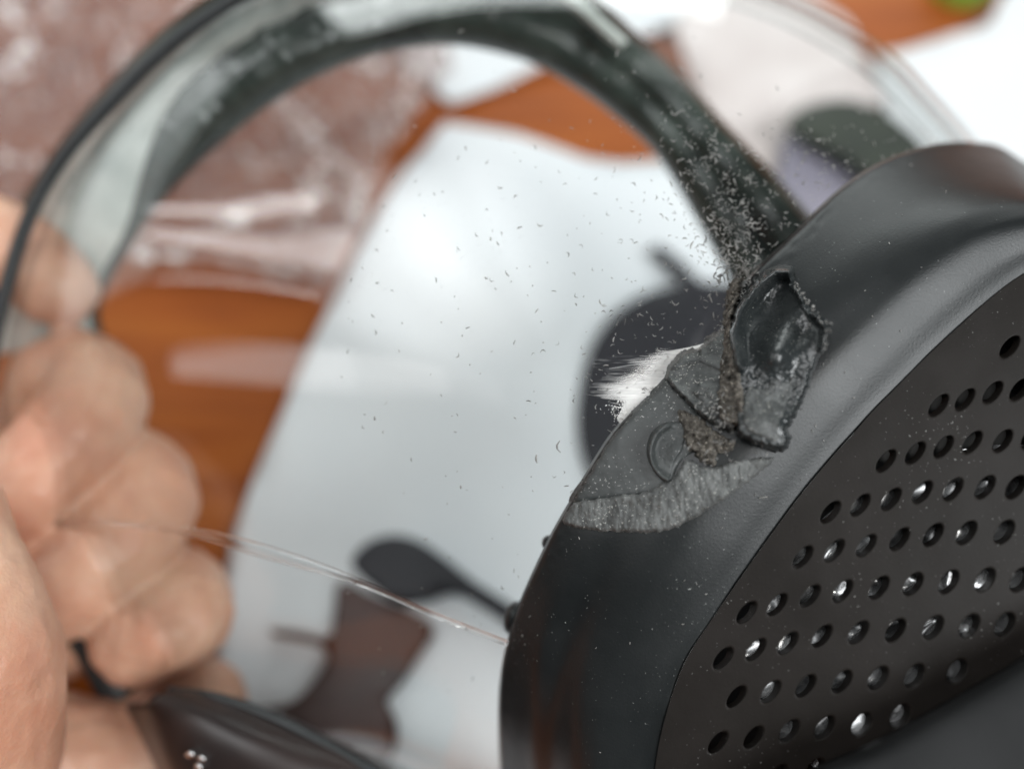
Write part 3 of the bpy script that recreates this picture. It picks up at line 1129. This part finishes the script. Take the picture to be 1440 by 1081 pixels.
def scuff_glare_mat():
    m, nt, b = new_mat("scuff_glare")
    out = nt.nodes["Material Output"]
    b.inputs["Base Color"].default_value = (0.93, 0.92, 0.90, 1)
    b.inputs["Roughness"].default_value = 0.7
    at = nd(nt, "ShaderNodeAttribute", attribute_name="wear_glare")
    tc = nt.nodes.new("ShaderNodeTexCoord")
    mp = nt.nodes.new("ShaderNodeMapping")
    mp.inputs["Scale"].default_value = (0.07, 1, 1)
    nt.links.new(tc.outputs["Object"], mp.inputs[0])
    n = nd(nt, "ShaderNodeTexNoise", i_Scale=3200.0, i_Detail=4.0, i_Roughness=0.65)
    nt.links.new(mp.outputs[0], n.inputs["Vector"])
    ad = nd(nt, "ShaderNodeMath", operation='MULTIPLY_ADD')
    nt.links.new(n.outputs["Fac"], ad.inputs[0])
    ad.inputs[1].default_value = 0.45
    nt.links.new(at.outputs["Fac"], ad.inputs[2])
    r = ramp(nt, ad.outputs[0], [(0.26, (0, 0, 0, 1)), (1.0, (1, 1, 1, 1))])
    tr = nt.nodes.new("ShaderNodeBsdfTransparent")
    mx = nt.nodes.new("ShaderNodeMixShader")
    nt.links.new(r.outputs[0], mx.inputs[0])
    nt.links.new(tr.outputs[0], mx.inputs[1])
    nt.links.new(b.outputs[0], mx.inputs[2])
    nt.links.new(mx.outputs[0], out.inputs[0])
    return m


ol = [(1010, 478), (975, 487), (935, 494), (880, 500), (826, 502), (834, 518), (856, 524), (838, 536), (826, 548), (846, 560), (876, 566), (868, 590), (890, 598), (935, 545), (1000, 500)]
V2, F2 = cdt_fill([(p.x, p.y) for p in catmull([(a, b, 0) for a, b in ol], 120, True)], 4)
o = mk("scuff_glare_patch", [P(x, y, visor_d(x, y) - 0.00006) for x, y in V2], F2, scuff_glare_mat(), visor)
wear_glare = o.data.attributes.new("wear_glare", 'FLOAT', 'POINT')
for i, (x, y) in enumerate(V2):
    away = (985 - (y - 486) * 0.85) - x              # distance from the torn edge, px
    edge = 0.85 * math.exp(-(max(0, away - 4) / 30) ** 1.6)  # soft white core: a light's reflection painted over the scuffing
    wear_glare.data[i].value = edge + 0.03 * math.exp(-((y - 508) / 6) ** 2) + 0.22 * mound(x, y, 872, 548, 26, 15)
solid(o, 0.00005, 0)

# chin clamp at the bottom of the rim
rails = [[(180, 990, .176), (205, 1035, .17), (235, 1100, .166), (270, 1200, .165)],
         [(206, 990, .158), (225, 1030, .155), (262, 1100, .152), (330, 1200, .15)],
         [(232, 975, .156), (275, 1012, .151), (345, 1075, .148), (440, 1200, .147)],
         [(290, 981, .157), (360, 1020, .152), (440, 1075, .149), (540, 1200, .148)],
         [(340, 990, .160), (410, 1022, .157), (480, 1058, .154), (600, 1130, .154)],
         [(330, 984, .170), (405, 1013, .168), (480, 1050, .166), (610, 1110, .166)]]
rows = loft_px([[r[k] for r in rails] for k in range(4)], 40, 30)
clamp = mk("chin_clamp", [P(p.x, p.y, p.z) for rw in rows for p in rw], grid_faces(40, 30), M_clamp, mask)
solid(clamp, 0.0016, 0)
V, F = tube([P(p.x, p.y, p.z) for p in catmull([(238, 972, .158), (300, 980, .157), (370, 1003, .155), (450, 1042, .153), (560, 1105, .152)], 30)], 0.0010, 10)
mk("clamp_edge", V, F, M_rim, clamp)
for k, (x, y) in enumerate(((268, 1060), (284, 1066), (280, 1078))):
    nub("clamp_screw", x, y, 9, 7, 0.1505, 0.003, M_metal, clamp, 0.4 * k)

# ------------------------------------------------------------------ the hand
def hand_mesh():
    V, F = [], []

    def limb(pts, radii, n=18):
        cp = catmull([P(*p) for p in pts], 28)
        rr = []
        m = len(radii) - 1
        for i in range(28):
            t = i / 27 * m
            k = min(m - 1, int(t))
            f = t - k
            f = f * f * (3 - 2 * f)
            rr.append(radii[k] * (1 - f) + radii[k + 1] * f)
        # hemispherical ends
        d0 = (cp[0] - cp[1]).normalized()
        d1 = (cp[-1] - cp[-2]).normalized()
        P2, R2 = [], []
        for a in (80, 60, 40, 20):
            P2.append(cp[0] + d0 * rr[0] * math.sin(math.radians(a)))
            R2.append(rr[0] * math.cos(math.radians(a)))
        P2 += cp
        R2 += rr
        for a in (20, 40, 60, 80):
            P2.append(cp[-1] + d1 * rr[-1] * math.sin(math.radians(a)))
            R2.append(rr[-1] * math.cos(math.radians(a)))
        v, f = tube(P2, R2, n)
        b = len(V)
        V.extend(v)
        F.extend(tuple(b + q for q in ff) for ff in f)

    # fingers come from the palm behind the rim, bend at the knuckle on the right and curl back towards the thumb
    limb([(-100, 900, .204), (24, 720, .208), (84, 545, .193), (136, 560, .182), (76, 650, .172), (-10, 735, .172)], [.0110, .0108, .0108, .0112, .0110, .0106])
    limb([(-150, 830, .192), (40, 720, .195), (160, 665, .189), (206, 705, .180), (146, 780, .172), (84, 832, .172)], [.0110, .0105, .0104, .0108, .0108, .0104])
    limb([(-100, 990, .190), (90, 890, .194), (210, 825, .188), (258, 860, .179), (230, 882, .172), (190, 902, .173)], [.0108, .0104, .0104, .0112, .0108, .0090])
    # index finger, its tip behind the rim
    limb([(-330, 600, .204), (-240, 420, .200), (-100, 335, .194), (12, 345, .1900), (80, 404, .1885)], [.0120, .0112, .0104, .0102, .0088])
    # thumb with the ball of the thumb, in front of the rim
    limb([(-330, 1260, .160), (-150, 1160, .148), (-60, 1010, .139), (-62, 870, .136), (-90, 730, .139)], [.028, .0265, .0200, .0150, .0105])
    # palm and wrist
    limb([(-260, 760, .200), (-220, 950, .196), (-120, 1130, .186), (60, 1280, .178)], [.019, .022, .024, .024])
    limb([(-100, 1120, .168), (60, 1090, .174), (190, 1070, .182), (270, 1000, .186)], [.020, .0170, .0140, .0120])
    return V, F


V, F = hand_mesh()
c = P(-100, 900, 0.18)
hand = mk("hand", V, F, M_skin, loc=c, label="bare hand gripping the left rim of the visor, thumb in front and fingers curled behind", cat="hand")
rm = hand.modifiers.new("merge", 'REMESH')
rm.mode = 'VOXEL'
rm.voxel_size = 0.0009
sm = hand.modifiers.new("smooth", 'SMOOTH')
sm.factor = 0.5
sm.iterations = 7
dg = bpy.context.evaluated_depsgraph_get()
me = bpy.data.meshes.new_from_object(hand.evaluated_get(dg))
hand.modifiers.clear()
hand.data = me
if not me.materials:
    me.materials.append(M_skin)
cos = [v.co.copy() for v in me.vertices]
nos = [v.normal.copy() for v in me.vertices]
flatco = []
for p, q in zip(cos, nos):
    flatco.extend(p + q * (0.0005 * noise.fractal(p * 130, 1, 2, 3)))
me.vertices.foreach_set("co", flatco)
me.update()
me.polygons.foreach_set("use_smooth", [True] * len(me.polygons))
